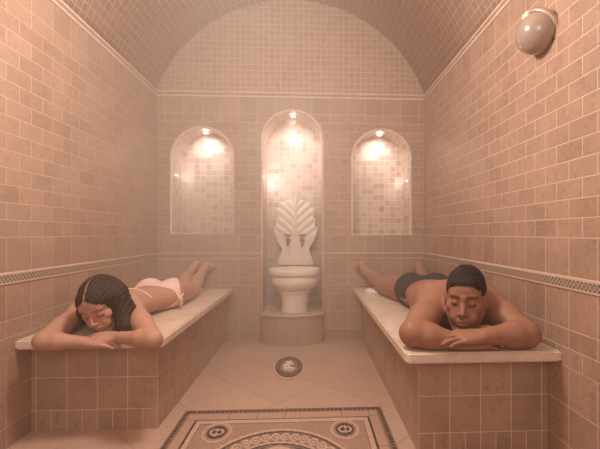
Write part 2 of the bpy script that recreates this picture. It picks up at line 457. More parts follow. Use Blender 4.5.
def stone(name, c, var=.3, rough=.4):
    k = NT(name, rough); co = k.n('ShaderNodeTexCoord').outputs['Object']
    vo = k.n('ShaderNodeTexVoronoi'); vo.inputs['Scale'].default_value = 110; k.L(co, vo.inputs['Vector'])
    g = k.n('ShaderNodeSeparateColor'); k.L(vo.outputs['Color'], g.inputs[0])
    x = k.mix(k.math('MULTIPLY', g.outputs[0], var), c, tuple(min(1, v * 1.5) for v in c))
    x = k.mix(k.math('MULTIPLY', g.outputs[1], var), x, tuple(v * .55 for v in c))
    k.L(x, k.b.inputs['Base Color']); return k.m
MZ = [stone('mosaic dark', (.075, .05, .04)), stone('mosaic beige', (.36, .22, .155)), stone('mosaic light', (.52, .36, .27)),
      stone('mosaic mid brown', (.25, .15, .105)), stone('mosaic slab', (.45, .285, .205), .08)]
M_black = stone('mosaic black', (.045, .032, .026), .2)
MX0, MX1, MY1 = -.596, .353, 1.966
MY0 = MY1 - 1.32; MCX = (MX0 + MX1) / 2; SY = 1.36
def mosaic(X, Y):
    x = X - MCX; y = (Y - (MY0 + MY1) / 2) / SY
    hw = (MX1 - MX0) / 2; e = np.minimum(hw - np.abs(x), (MY1 - MY0) / 2 / SY - np.abs(y))   # distance inward from the edge
    idx = np.full(X.shape, 1)
    # outer dark chain band
    along = np.where((hw - np.abs(x)) < ((MY1 - MY0) / 2 / SY - np.abs(y)), Y, X)
    tri = np.abs(((along / .022) % 1) - .5) * 2
    idx = np.where(e < .026, np.where((e > .004) & (e < .022) & (tri > .30), 0, 3), idx)
    # tile row
    row = (e >= .026) & (e < .075)
    idx = np.where(row, 4, idx)
    jl = np.abs((((along - .02) / .132) % 1) - .5) > .487
    idx = np.where(row & (jl | (e < .029) | (e > .072)), 3, idx)
    # frame
    idx = np.where((e >= .075) & (e < .082), 0, idx); idx = np.where((e >= .082) & (e < .104), 2, idx); idx = np.where((e >= .104) & (e < .110), 3, idx)
    inn = e >= .110
    # great ring
    r = np.hypot(x, y); th_ = np.arctan2(y, x); R = .330
    idx = np.where(inn & (np.abs(r - R) < .006), 2, idx); idx = np.where(inn & (np.abs(r - R + .012) < .005), 0, idx)
    band = (r < R - .018) & (r > R - .072)
    s = np.sin(th_ * 22) * .019; rr = r - (R - .045)
    g = np.full(X.shape, 3)
    g = np.where((np.abs(rr - s) < .0055) | (np.abs(rr + s) < .0055), 2, g); g = np.where((np.abs(rr) < .006) & (np.abs(np.sin(th_ * 22)) > .8), 2, g)
    idx = np.where(inn & band, g, idx)
    idx = np.where(inn & (np.abs(r - R + .077) < .005), 2, idx); idx = np.where(inn & (np.abs(r - R + .087) < .005), 0, idx)
    core = r < R - .095
    petal = np.cos(th_ * 8) * .5 + np.cos(r * 90) * .5
    idx = np.where(core, np.where(petal > .25, 2, np.where(petal < -.3, 0, 3)), idx)
    # corner medallions with a small crescent-like mark
    for sx in (-1, 1):
        for sy in (-1, 1):
            mx, my = sx * .277, sy * .325
            d = np.hypot(x - mx, y - my); a, b = x - mx, y - my
            idx = np.where(d < .062, 2, idx); idx = np.where(d < .054, 1, idx); idx = np.where(d < .042, 0, idx)
            mark = ((np.abs(np.hypot(a + .008, b) - .018) < .0042) & (a < .002)) | ((np.abs(np.hypot(a - .010, b) - .016) < .004) & (a > .0)) | ((np.abs(a) < .003) & (np.abs(b) < .026))
            idx = np.where((d < .036) & mark, 2, idx)
    return idx
mo = tess('floor_mosaic', MX0, MX1, MY0, MY1, .0052, mosaic, MZ, .0012, floor)
MDX, MDY = -.131, 2.588; MA, MB = .103, .235
def med(X, Y):
    x = (X - MDX) / MA; y = (Y - MDY) / MB; r = np.hypot(x, y); a = np.arctan2(y, x)
    idx = np.full(X.shape, -1)
    idx = np.where(r < 1, 2, idx)
    return idx
md = thing('floor_medallion', 'round mosaic medallion with a dark lettered ring and a tree emblem in the floor', 'medallion', (MDX, MDY, 0))
md.rotation_euler = (0, 0, .05)
M_ivory = stone('mosaic ivory', (.80, .66, .54), .1)
def ell(name, r0, r1, z, m):
    bm = bmesh.new(); n = 72; rings = []
    for r, zz in ((r0, z - .001), (r0, z), (r1, z), (r1, z - .001)):
        if r <= 0: continue
        rings.append([bm.verts.new((MA * r * math.cos(2 * PI * i / n), MB * r * math.sin(2 * PI * i / n), zz)) for i in range(n)])
    for a, b in zip(rings, rings[1:]):
        for i in range(n): bm.faces.new([a[i], a[(i + 1) % n], b[(i + 1) % n], b[i]])
    if r0 <= 0: bm.faces.new(rings[0])
    return bm_obj(name, bm, m, md)
ell('pale_surround', .85, 1.0, .002, MZ[2]); dring = ell('dark_ring', .60, .85, .003, M_black); ell('centre_disc', 0, .60, .0025, MZ[3])
# illegible lettering on the ring: small light strokes; emblem: tree with mound
bm = bmesh.new()
def flat(bm, pts, z, th=.0006):
    f = bm.faces.new([bm.verts.new((p[0] * MA, p[1] * MB, z)) for p in pts]); e = bmesh.ops.extrude_face_region(bm, geom=[f])
    for v in [g for g in e['geom'] if isinstance(g, bmesh.types.BMVert)]: v.co.z += th
for i in range(54):
    a = 2 * PI * i / 54
    if i % 9 == 4: continue
    for da, r0_, r1_ in ((-.018, .68, .77), (.018, .68, .77 if i % 3 else .72)):
        c, s_ = math.cos(a + da), math.sin(a + da); w = .006
        flat(bm, [(c * r0_ - s_ * w, s_ * r0_ + c * w), (c * r0_ + s_ * w, s_ * r0_ - c * w), (c * r1_ + s_ * w, s_ * r1_ - c * w), (c * r1_ - s_ * w, s_ * r1_ + c * w)], .003)
bm.from_mesh(dring.data)
nf = len(dring.data.polygons); bm.faces.ensure_lookup_table()
for f in bm.faces[:len(bm.faces) - nf]: f.material_index = 1
for f in bm.faces[len(bm.faces) - nf:]: f.material_index = 0
bm.to_mesh(dring.data); bm.free(); dring.data.materials.append(MZ[2])
bm = bmesh.new()
flat(bm, [(-.46, -.22), (.46, -.22), (.30, -.12), (.05, -.04), (-.2, -.06)], .0026)
flat(bm, [(-.30, -.36), (.30, -.36), (.25, -.29), (-.25, -.29)], .0026)
flat(bm, [(-.05, -.05), (.05, -.05), (.03, .20), (-.04, .20)], .0026)
for cx_, cy_, rr_ in ((-.22, .10, .17), (-.02, .30, .20), (.20, .18, .12), (-.30, -.02, .10), (.0, .05, .09), (.12, .40, .08)):
    flat(bm, [(cx_ + rr_ * (1 + .15 * math.sin(5 * t)) * math.cos(t), cy_ + rr_ * .62 * math.sin(t)) for t in np.linspace(0, 2 * PI, 19)[:-1]], .0026 + .0001 * rr_)
bm_obj('tree_emblem', bm, M_ivory, md)

# ------------------------------------------------------------------ lamps and added fill lights
def niche_lamp(x, y, z, label, d=(0, 0, -1), r=.026, glow=1.0):
    t = thing('recessed_spotlight', label, 'lamp', (x, y, z), 'recessed niche spotlights')
    q = Vector((0, 0, -1)).rotation_difference(Vector(d)).to_matrix().to_4x4()
    bm = lathe([(r * .72, .001), (r * .74, -.003), (r, -.004), (r * 1.02, -.001), (r, .002), (r * .72, .001)], 28); bm.transform(q)
    bm_obj('trim_ring', bm, M_white, t, True)
    bm = lathe([(0, -.0015), (r * .5, -.002), (r * .73, .000), (r * .6, .002), (0, .002)], 28); bm.transform(q)
    bm_obj('lamp_lens', bm, M_glow, t, True)
    return t
def spot(name, loc, direction, power, size, blend=.6, rad=.015, col=(1, .84, .74)):
    col = (1, .90, .82); l = bpy.data.lights.new(name, 'SPOT'); l.energy = power; l.spot_size = size; l.spot_blend = blend; l.shadow_soft_size = rad; l.color = col
    o = bpy.data.objects.new(name, l); COL.objects.link(o); o.location = loc
    o.rotation_euler = Vector(direction).to_track_quat('-Z', 'Y').to_euler(); return o
NAMES = ['left', 'tall centre', 'right']
for n, nm, pw in zip(NICHES, NAMES, (3.0, 4.4, 3.0)):
    cx = (n[0] + n[1]) / 2
    niche_lamp(cx, YB + .105, n[3] - .018, 'glowing round spotlight in the top of the %s niche' % nm)
    spot('spot_light', (cx, YB + .10, n[3] - .035), (0, .42, -1), pw, math.radians(150), .9)
niche_lamp(NICHES[1][0] + .006, YB + .12, 1.335, 'small spotlight in the left side of the tall centre niche', (1, 0, 0), .013)
spot('spot_light', (NICHES[1][0] + .03, YB + .12, 1.335), (.8, 1.1, .0), 1.8, math.radians(160), .9, .01)
niche_lamp(NICHES[0][0] + .006, YB + .12, 1.335, 'tiny spotlight in the left side of the left niche', (1, 0, 0), .009)
spot('spot_light', (NICHES[0][0] + .03, YB + .12, 1.335), (.8, 1.1, .0), .3, math.radians(160), .9, .01)
niche_lamp(NICHES[2][1] - .006, YB + .12, 1.30, 'tiny spotlight in the right side of the right niche', (-1, 0, 0), .009)
spot('spot_light', (NICHES[2][1] - .03, YB + .12, 1.30), (-.8, 1.1, .0), .3, math.radians(160), .9, .01)

def area(name, loc, target, size, power, col=(1, .88, .80), sy=None):
    l = bpy.data.lights.new(name, 'AREA'); l.shape = 'RECTANGLE'; l.size = size; l.size_y = sy or size; l.energy = power; l.color = col
    o = bpy.data.objects.new(name, l); COL.objects.link(o); o.location = loc
    o.rotation_euler = (Vector(target) - Vector(loc)).to_track_quat('-Z', 'Y').to_euler(); return o
pl = bpy.data.lights.new('unseen_fill_light', 'POINT'); pl.energy = 35; pl.shadow_soft_size = .14; pl.color = (1, .905, .82)  # added point fill above the view to lift vault and walls; no fixture
po = bpy.data.objects.new('unseen_fill_light', pl); COL.objects.link(po); po.location = (-.22, 1.40, 1.95)
area('rear_light', (-.2, -1.1, 1.75), (-.1, 2.6, .9), 1.3, 11, (1, .92, .85))  # added soft fill from behind the camera, unseen

# wall bulkhead lamp on the right wall
M_rim = plain('lamp rim metal', (.50, .38, .30), .35, .3)
def sconce():
    c = P(537.5, 33, 1.60); X0 = XR
    r = thing('wall_lamp', 'round glass wall lamp with a metal rim high on the right wall', 'lamp', (X0, c[1], c[2]))
    ax = Vector((-.80, -.10, -.60)).normalized()           # dome axis
    q = Vector((0, 0, 1)).rotation_difference(ax).to_matrix().to_4x4()
    ctr = Vector((c[0] - X0, 0, 0))
    R = .081
    T = Matrix.Translation(ctr) @ q
    bm = lathe([(R, -.020), (R * 1.0, 0), (R * .97, .018), (R * .88, .040), (R * .70, .060), (R * .42, .073), (R * .2, .078), (0, .080)], 40); bm.transform(T)
    bm_obj('glass_dome', bm, M_glass, r, True)
    bm = lathe([(0, -.030), (R * .9, -.030), (R * 1.10, -.024), (R * 1.12, -.014), (R * 1.12, -.008), (R * 1.04, -.002), (R * .99, -.01), (0, -.012)], 40); bm.transform(T)
    bm_obj('metal_rim', bm, M_rim, r, True)
    bm = lathe([(0, -.075), (.040, -.075), (.050, -.06), (.054, -.028), (0, -.028)], 32); bm.transform(T)
    bm_obj('housing', bm, M_white, r, True)
    bm = bmesh.new(); box(bm, (-.085, -.02, .045), (0.0, .02, .080), .008, 3)
    bm_obj('wall_bracket', bm, M_white, r)
    bm = bmesh.new(); box(bm, (-.012, -.012, -.006), (.012, .012, .03), .004, 2)
    bmesh.ops.create_cone(bm, cap_ends=True, segments=16, radius1=.008, radius2=.008, depth=.03, matrix=Matrix.Rotation(PI / 2, 4, 'X'))
    bm.transform(Matrix.Translation(ctr) @ q @ Matrix.Rotation(-.6, 4, 'Z') @ Matrix.Translation((0, -R * 1.06, -.012)))
    bm_obj('clasp', bm, M_metal, r)
    return r
kk = NT('frosted lamp glass', .22); kk.b.inputs['Base Color'].default_value = (.34, .25, .19, 1); kk.b.inputs['Coat Weight'].default_value = .5
M_glass = kk.m
sconce()
# ------------------------------------------------------------------ people: implicit surfaces -> one continuous mesh
class Field:
    def __init__(s, lo, hi, h):
        s.lo = np.array(lo, float); s.h = h
        s.n = np.ceil((np.array(hi) - s.lo) / h).astype(int) + 1
        s.a = np.full(s.n, .08, np.float32)
        s.ax = [(s.lo[i] + np.arange(s.n[i]) * h).astype(np.float32) for i in range(3)]
    def sub(s, lo, hi):
        i0 = np.clip(np.floor((np.array(lo) - s.lo) / s.h).astype(int), 0, s.n); i1 = np.clip(np.ceil((np.array(hi) - s.lo) / s.h).astype(int) + 1, 0, s.n)
        sl = tuple(slice(a, b) for a, b in zip(i0, i1))
        x, y, z = s.ax[0][sl[0]][:, None, None], s.ax[1][sl[1]][None, :, None], s.ax[2][sl[2]][None, None, :]
        return sl, x, y, z
    def put(s, lo, hi, fn, k, op='u'):
        m = .05 + k
        sl, x, y, z = s.sub(np.array(lo) - m, np.array(hi) + m)
        if 0 in s.a[sl].shape: return
        d = fn(x, y, z); a = s.a[sl]
        if op == 's': a, d = -a, d
        if k > 0:
            hh = np.maximum(k - np.abs(a - d), 0) / k; r = np.minimum(a, d) - hh * hh * k / 4
        else: r = np.minimum(a, d)
        if op == 's': r = -r
        s.a[sl] = r
    def cap(s, a, b, r1, r2=None, k=.02, op='u'):
        a = np.array(a, float); b = np.array(b, float); r2 = r1 if r2 is None else r2
        ba = b - a; L2 = max(float(ba @ ba), 1e-9); R = max(r1, r2)
        def fn(x, y, z):
            px, py, pz = x - a[0], y - a[1], z - a[2]
            t = np.clip((px * ba[0] + py * ba[1] + pz * ba[2]) / L2, 0, 1)
            return np.sqrt((px - t * ba[0]) ** 2 + (py - t * ba[1]) ** 2 + (pz - t * ba[2]) ** 2) - (r1 + (r2 - r1) * t)
        s.put(np.minimum(a, b) - R, np.maximum(a, b) + R, fn, k, op)
    def chain(s, pts, rs, k=.01):
        for i in range(len(pts) - 1): s.cap(pts[i], pts[i + 1], rs[i], rs[i + 1], k)
    def ell(s, c, r, M=None, k=.02, op='u'):
        c = np.array(c, float); r = np.array(r, float); M = np.eye(3) if M is None else M; R = r.max()
        def fn(x, y, z):
            p = (x - c[0], y - c[1], z - c[2])
            q = [p[0] * M[0][i] + p[1] * M[1][i] + p[2] * M[2][i] for i in range(3)]
            k0 = np.sqrt(sum((q[i] / r[i]) ** 2 for i in range(3))); k1 = np.sqrt(sum((q[i] / r[i] ** 2) ** 2 for i in range(3)))
            return k0 * (k0 - 1) / np.maximum(k1, 1e-6)
        s.put(c - R, c + R, fn, k, op)
    def at(s, p):
        i = np.clip(np.round((np.array(p) - s.lo) / s.h).astype(int), 0, s.n - 1); return s.a[tuple(i)]
    def top(s, x, y, z0=9, r=.0):   # surface height above (x, y)
        i = int(round((x - s.lo[0]) / s.h)); j = int(round((y - s.lo[1]) / s.h))
        col = np.where(s.a[i, j] < 0)[0]
        return s.ax[2][col[-1]] if len(col) else None
def nets(A, lo, h, smooth=2):
    sg = A < 0; c = sg[:-1, :-1, :-1].astype(np.int8)
    cnt = np.zeros(tuple(np.array(A.shape) - 1), np.int8)
    for dx in (0, 1):
        for dy in (0, 1):
            for dz in (0, 1):
                cnt += sg[dx:A.shape[0] - 1 + dx, dy:A.shape[1] - 1 + dy, dz:A.shape[2] - 1 + dz]
    act = (cnt > 0) & (cnt < 8); I = np.argwhere(act); idm = np.full(cnt.shape, -1, np.int32); idm[act] = np.arange(len(I))
    acc = np.zeros((len(I), 3)); num = np.zeros(len(I))
    cs = [(a, b, c_) for a in (0, 1) for b in (0, 1) for c_ in (0, 1)]
    val = {q: A[I[:, 0] + q[0], I[:, 1] + q[1], I[:, 2] + q[2]] for q in cs}
    for p in cs:
        for ax in range(3):
            if p[ax]: continue
            q = list(p); q[ax] = 1; q = tuple(q); a, b = val[p], val[q]; x = (a < 0) != (b < 0)
            t = np.where(x, a / np.where(x, a - b, 1), 0)
            for i in range(3): acc[:, i] += np.where(x, p[i] + (t if i == ax else 0), 0)
            num += x
    V = (I + acc / num[:, None]) * h + lo
    fs = []
    for ax in range(3):
        o = [i for i in range(3) if i != ax]
        sl0 = [slice(None)] * 3; sl1 = [slice(None)] * 3; sl0[ax] = slice(0, -1); sl1[ax] = slice(1, None)
        a, b = sg[tuple(sl0)], sg[tuple(sl1)]; E_ = np.argwhere(a != b)
        ok = (E_[:, o[0]] > 0) & (E_[:, o[1]] > 0) & (E_[:, o[0]] < A.shape[o[0]] - 1) & (E_[:, o[1]] < A.shape[o[1]] - 1); E_ = E_[ok]
        def g(d0, d1):
            q = E_.copy(); q[:, o[0]] -= d0; q[:, o[1]] -= d1; return idm[q[:, 0], q[:, 1], q[:, 2]]
        Q = np.stack([g(1, 1), g(0, 1), g(0, 0), g(1, 0)], 1)
        ins = a[E_[:, 0], E_[:, 1], E_[:, 2]]
        flip = ins if ax != 1 else ~ins
        Q[~flip] = Q[~flip][:, ::-1]; fs.append(Q)
    Q = np.concatenate(fs)
    nb = np.concatenate([Q[:, [0, 1]], Q[:, [1, 2]], Q[:, [2, 3]], Q[:, [3, 0]]]); nb = np.concatenate([nb, nb[:, ::-1]])
    deg = np.bincount(nb[:, 0], minlength=len(V))[:, None]
    for it in range(smooth):
        for lam in (.5, -.45):
            W = np.stack([np.bincount(nb[:, 0], V[nb[:, 1], i], len(V)) for i in range(3)], 1) / np.maximum(deg, 1)
            V = V + lam * (W - V)
    return V, Q
def field_mesh(name, A, fld, mat, parent, root, colfn=None, smooth=2, label=None):
    V, Q = nets(A, fld.lo, fld.h, smooth)
    me = bpy.data.meshes.new(name)
    me.vertices.add(len(V)); me.vertices.foreach_set('co', (V - np.array(root)).astype(np.float32).ravel())
    me.loops.add(len(Q) * 4); me.loops.foreach_set('vertex_index', Q.astype(np.int32).ravel())
    me.polygons.add(len(Q)); me.polygons.foreach_set('loop_start', np.arange(len(Q), dtype=np.int32) * 4)
    me.update(calc_edges=True); me.validate(); me.shade_smooth()
    if colfn is not None:
        c = np.ones((len(V), 4), np.float32); c[:, :3] = colfn(V)
        at_ = me.color_attributes.new('tone', 'FLOAT_COLOR', 'POINT'); at_.data.foreach_set('color', c.ravel())
    o = link(name, me, mat, parent)
    if label: o['label'] = label
    return o
def skin_mat(name, rough):
    k = NT(name, rough, .35); a = k.n('ShaderNodeAttribute'); a.attribute_name = 'tone'
    co = k.n('ShaderNodeTexCoord').outputs['Object']; nz = k.noise(co, 35, 4)
    c = k.mix(k.math('MULTIPLY', k.ramp(nz, .35, .75), .18), a.outputs['Color'], (.40, .15, .09), 'MIX')
    k.L(c, k.b.inputs['Base Color']); k.b.inputs['Subsurface Weight'].default_value = .12
    k.b.inputs['Subsurface Radius'].default_value = (.02, .008, .004); k.b.inputs['Subsurface Scale'].default_value = .4
    k.bump(k.noise(co, 320, 2), .0004, .5); return k.m
M_skin = skin_mat('skin', .52)
def cloth_mat(name, c, rough=.9):
    k = NT(name, rough, .2); a = k.n('ShaderNodeAttribute'); a.attribute_name = 'tone'
    k.L(a.outputs['Color'], k.b.inputs['Base Color']); k.bump(k.noise(k.n('ShaderNodeTexCoord').outputs['Object'], 400, 2), .0005, .5); return k.m
M_fab = cloth_mat('swimwear cloth', None)
def hair_mat(name, c1, c2, sc):
    k = NT(name, .6, .22); co = k.n('ShaderNodeTexCoord').outputs['Object']
    mp = k.n('ShaderNodeMapping'); mp.inputs['Scale'].default_value = sc; k.L(co, mp.inputs[0])
    nz = k.noise(mp.outputs[0], 1, 3, .6)
    a = k.n('ShaderNodeAttribute'); a.attribute_name = 'tone'; sc_ = k.n('ShaderNodeSeparateColor'); k.L(a.outputs['Color'], sc_.inputs[0])
    k.L(k.mix(sc_.outputs[0], k.mix(k.ramp(nz, .35, .65), c1, c2), (.36, .20, .135)), k.b.inputs['Base Color']); k.bump(nz, .003, .8); return k.m
M_hair_m = hair_mat('short dark hair', (.010, .007, .006), (.028, .017, .012), (300, 300, 120))
M_hair_w = hair_mat('long brown hair', (.018, .009, .006), (.055, .028, .018), (210, 210, 28))

def frame(Fd, roll):   # columns: x (subject's left->image), y forward, z crown
    y = np.array(Fd, float); y /= np.linalg.norm(y); u = np.array([0, 0, 1.]); u -= (u @ y) * y; u /= np.linalg.norm(u)
    x = np.cross(y, u); c, s_ = math.cos(roll), math.sin(roll)
    x2, u2 = c * x + s_ * u, -s_ * x + c * u
    return np.stack([x2, y, u2], 1)
def head(f, C, M, s, fem):
    C = np.array(C); zs, xs = (1.0, 1.0) if fem else (1.12, .93)
    p = lambda x, y, z: C + M @ (np.array((x * xs, y, z * (zs if z < 0 else 1))) * s)
    E3 = lambda c, r, k, op='u', R=None: f.ell(p(*c), np.array(r) * (xs, 1, 1) * s, M if R is None else M @ R, k * s, op)
    E3((0, -.018, .032), (.076, .098, .086), .0)
    E3((0, .022, -.030), (.064 if not fem else .060, .068, .085), .03)
    E3((0, .052, .045), (.058, .040, .045), .02)          # forehead
    jw = .050 if not fem else .043
    for sx in (-1, 1):
        f.cap(p(sx * (jw + .006), .005, -.045), p(sx * .022, .062, -.102), .020 * s, .016 * s, .025 * s)
        E3((sx * .045, .052, -.018), (.022, .022, .018), .018)   # cheekbone
        E3((sx * .034, .070, -.050), (.018, .016, .022), .015)
    f.cap(p(-.010, .070, -.105), p(.010, .070, -.105), (.017 if not fem else .014) * s, None, .018 * s)
    f.cap(p(-.040, .074, .026), p(0, .084, .020), .010 * s, .010 * s, .012 * s); f.cap(p(.040, .074, .026), p(0, .084, .020), .010 * s, .010 * s, .012 * s)
    for sx in (-1, 1): E3((sx * .031, .097, .006), (.018, .016, .0115), .012, 's')
    for sx in (-1, 1): E3((sx * .031, .0735, .002), (.0155, .0145, .0125), .004)
    nw = 1.0 if not fem else .85
    f.cap(p(0, .084, .014), p(0, .108, -.028), .0075 * nw * s, .0105 * nw * s, .010 * s)
    for sx in (-1, 1): E3((sx * .0125 * nw, .096, -.034), (.0085 * nw, .010, .007), .006)
    E3((0, .080, -.062), (.026, .018, .022), .012)                 # muzzle
    f.cap(p(-.019, .087, -.058), p(0, .096, -.0555), .0045 * s, .0062 * s, .004 * s); f.cap(p(.019, .087, -.058), p(0, .096, -.0555), .0045 * s, .0062 * s, .004 * s)
    f.cap(p(-.015, .087, -.068), p(.015, .087, -.068), .0065 * s, None, .004 * s); E3((0, .092, -.0685), (.012, .0065, .006), .004)
    f.cap(p(-.020, .099, -.0625), p(.020, .099, -.0625), .0022 * s, None, .002 * s, 's')
    for sx in (-1, 1):
        a = .25 * sx; R = np.array([[math.cos(a), -math.sin(a), 0], [math.sin(a), math.cos(a), 0], [0, 0, 1]])
        E3((sx * .080, -.004, -.004), (.007, .017, .031), .006, 'u', R)
        E3((sx * .088, .004, .000), (.006, .009, .016), .004, 's', R)
def local(V, C, M, s): return (V - np.array(C)) @ M / s
def face_tone(V, C, M, s, base, lip, brow, fem):
    q = local(V, C, M, s); x, y, z = q[:, 0] / (1. if fem else .93), q[:, 1], q[:, 2].copy(); z[z < 0] /= (1. if fem else 1.12); c = np.tile(np.array(base), (len(V), 1)); ax = np.abs(x)
    def put(w, col):
        w = np.clip(w, 0, 1)[:, None]; c[:] = c * (1 - w) + np.array(col) * w
    near = (np.linalg.norm(q, axis=1) < .16)
    blush = np.exp(-((ax - .042) / .02) ** 2 - ((z + .028) / .018) ** 2) * (y > .03) * near
    put(blush * .25, (base[0] * 1.05, base[1] * .75, base[2] * .7))
    if not fem:
        st = np.clip((-.048 - z) / .02, 0, 1) * (y > -.01) * near; st = np.maximum(st, np.exp(-((z + .045) / .008) ** 2) * (ax < .028) * (y > .07) * near)
        put(st * .42, (base[0] * .38, base[1] * .38, base[2] * .42))
    zb = .0225 + .004 * (1 - ((ax - .034) / .024) ** 2)
    bt = .0050 if not fem else .0026
    put(np.clip(1.4 - np.abs(z - zb) / bt, 0, 1) * ((ax > .011) & (ax < .056)) * (y > .04) * near * .75, brow)
    ze = -.0050 - .0045 * (1 - ((ax - .031) / .017) ** 2)
    put(np.clip(1.5 - np.abs(z - ze) / .0022, 0, 1) * ((ax > .015) & (ax < .049)) * (y > .05) * near * .9, (.03, .015, .012))
    put(np.clip(1.2 - np.hypot((ax - .031) / .018, (z - .001) / .011), 0, 1) * (y > .05) * near * .35, (base[0] * .6, base[1] * .5, base[2] * .5))
    lipm = np.clip(1.5 - np.hypot(x / .023, (z + .0625) / .0095), 0, 1) * (y > .080) * (y < .1035) * near * (.6 if fem else 1)
    put(lipm * .8, lip)
    put((np.abs(z + .0625) < .0018) * (ax < .021) * (y > .075) * near * .8, (lip[0] * .35, lip[1] * .35, lip[2] * .35))
    return c
def hand(f, w, D, N, Sd, s, curls=(.35, .5, .6), k=.006, wr=.026, tone=None, spread=.05, thumb=(.5, .35)):
    """w wrist point, D towards the fingers, N out of the back of the hand, Sd towards the thumb"""
    D = np.array(D, float); D /= np.linalg.norm(D); N = np.array(N, float); N -= (N @ D) * D; N /= np.linalg.norm(N)
    Sd = np.array(Sd, float); Sd -= (Sd @ D) * D + (Sd @ N) * N; Sd /= np.linalg.norm(Sd); w = np.array(w, float); tips = []
    kn = []
    for i, (off, ln) in enumerate(((.030, .083), (.010, .088), (-.010, .084), (-.029, .076))):
        c = w + (D * ln + Sd * off) * s; kn.append(c); f.cap(w + (Sd * off * .55 + D * .006) * s, c, .0155 * s, .0115 * s, .012 * s)
    f.ell(w + D * .045 * s - N * .003 * s, np.array((.040, .034, .014)) * s, np.stack([D, Sd, N], 1), .012 * s)
    for i, (L, r) in enumerate(((.071, .0088), (.079, .0092), (.073, .0088), (.057, .0078))):
        d = D + Sd * spread * (1.5 - i); d /= np.linalg.norm(d); p = kn[i]; seg = (.46, .29, .25); a = 0
        for j in range(3):
            a += curls[j]; q = p + (d * math.cos(a) - N * math.sin(a)) * L * seg[j] * s
            f.cap(p, q, r * s * (1 - .09 * j), r * s * (1 - .09 * (j + 1)), .0025 if j or True else k); p = q
        tips.append(p)
    a1, a2 = thumb; b = w + (Sd * .022 + D * .018 - N * .004) * s
    p1 = b + (D * math.cos(a1) + Sd * math.sin(a1) - N * .2) * .042 * s; f.cap(b, p1, .015 * s, .0115 * s, .012 * s)
    p2 = p1 + (D * math.cos(a2) + Sd * math.sin(a2) - N * .15) * .032 * s; f.cap(p1, p2, .0108 * s, .010 * s, .003)
    p3 = p2 + (D * math.cos(a2 * .6) + Sd * math.sin(a2 * .6) - N * .2) * .026 * s; f.cap(p2, p3, .010 * s, .0082 * s, .003)
    tips.append(p3); return tips
def foot(f, ank, heel, toe, up, s=1.0):
    ank, heel, toe, up = [np.array(v, float) for v in (ank, heel, toe, up)]
    f.cap(ank, heel, .030 * s, .027 * s, .02); ball = heel + (toe - heel) * .68; f.cap(heel, ball, .026 * s, .030 * s, .02); f.cap(ank, ball, .030 * s, .024 * s, .03)
    d = (toe - heel); L = np.linalg.norm(d); d /= L; sd = np.cross(d, up); sd /= np.linalg.norm(sd)
    f.cap(ball + sd * .018 * s, ball - sd * .018 * s, .023 * s, .021 * s, .02)
    for i in range(5):
        b = ball + sd * (.030 - .015 * i) * s; e = b + d * (.062 - .007 * i) * s; f.cap(b, e, (.012 if i == 0 else .0085) * s, (.011 if i == 0 else .0075) * s, .006)

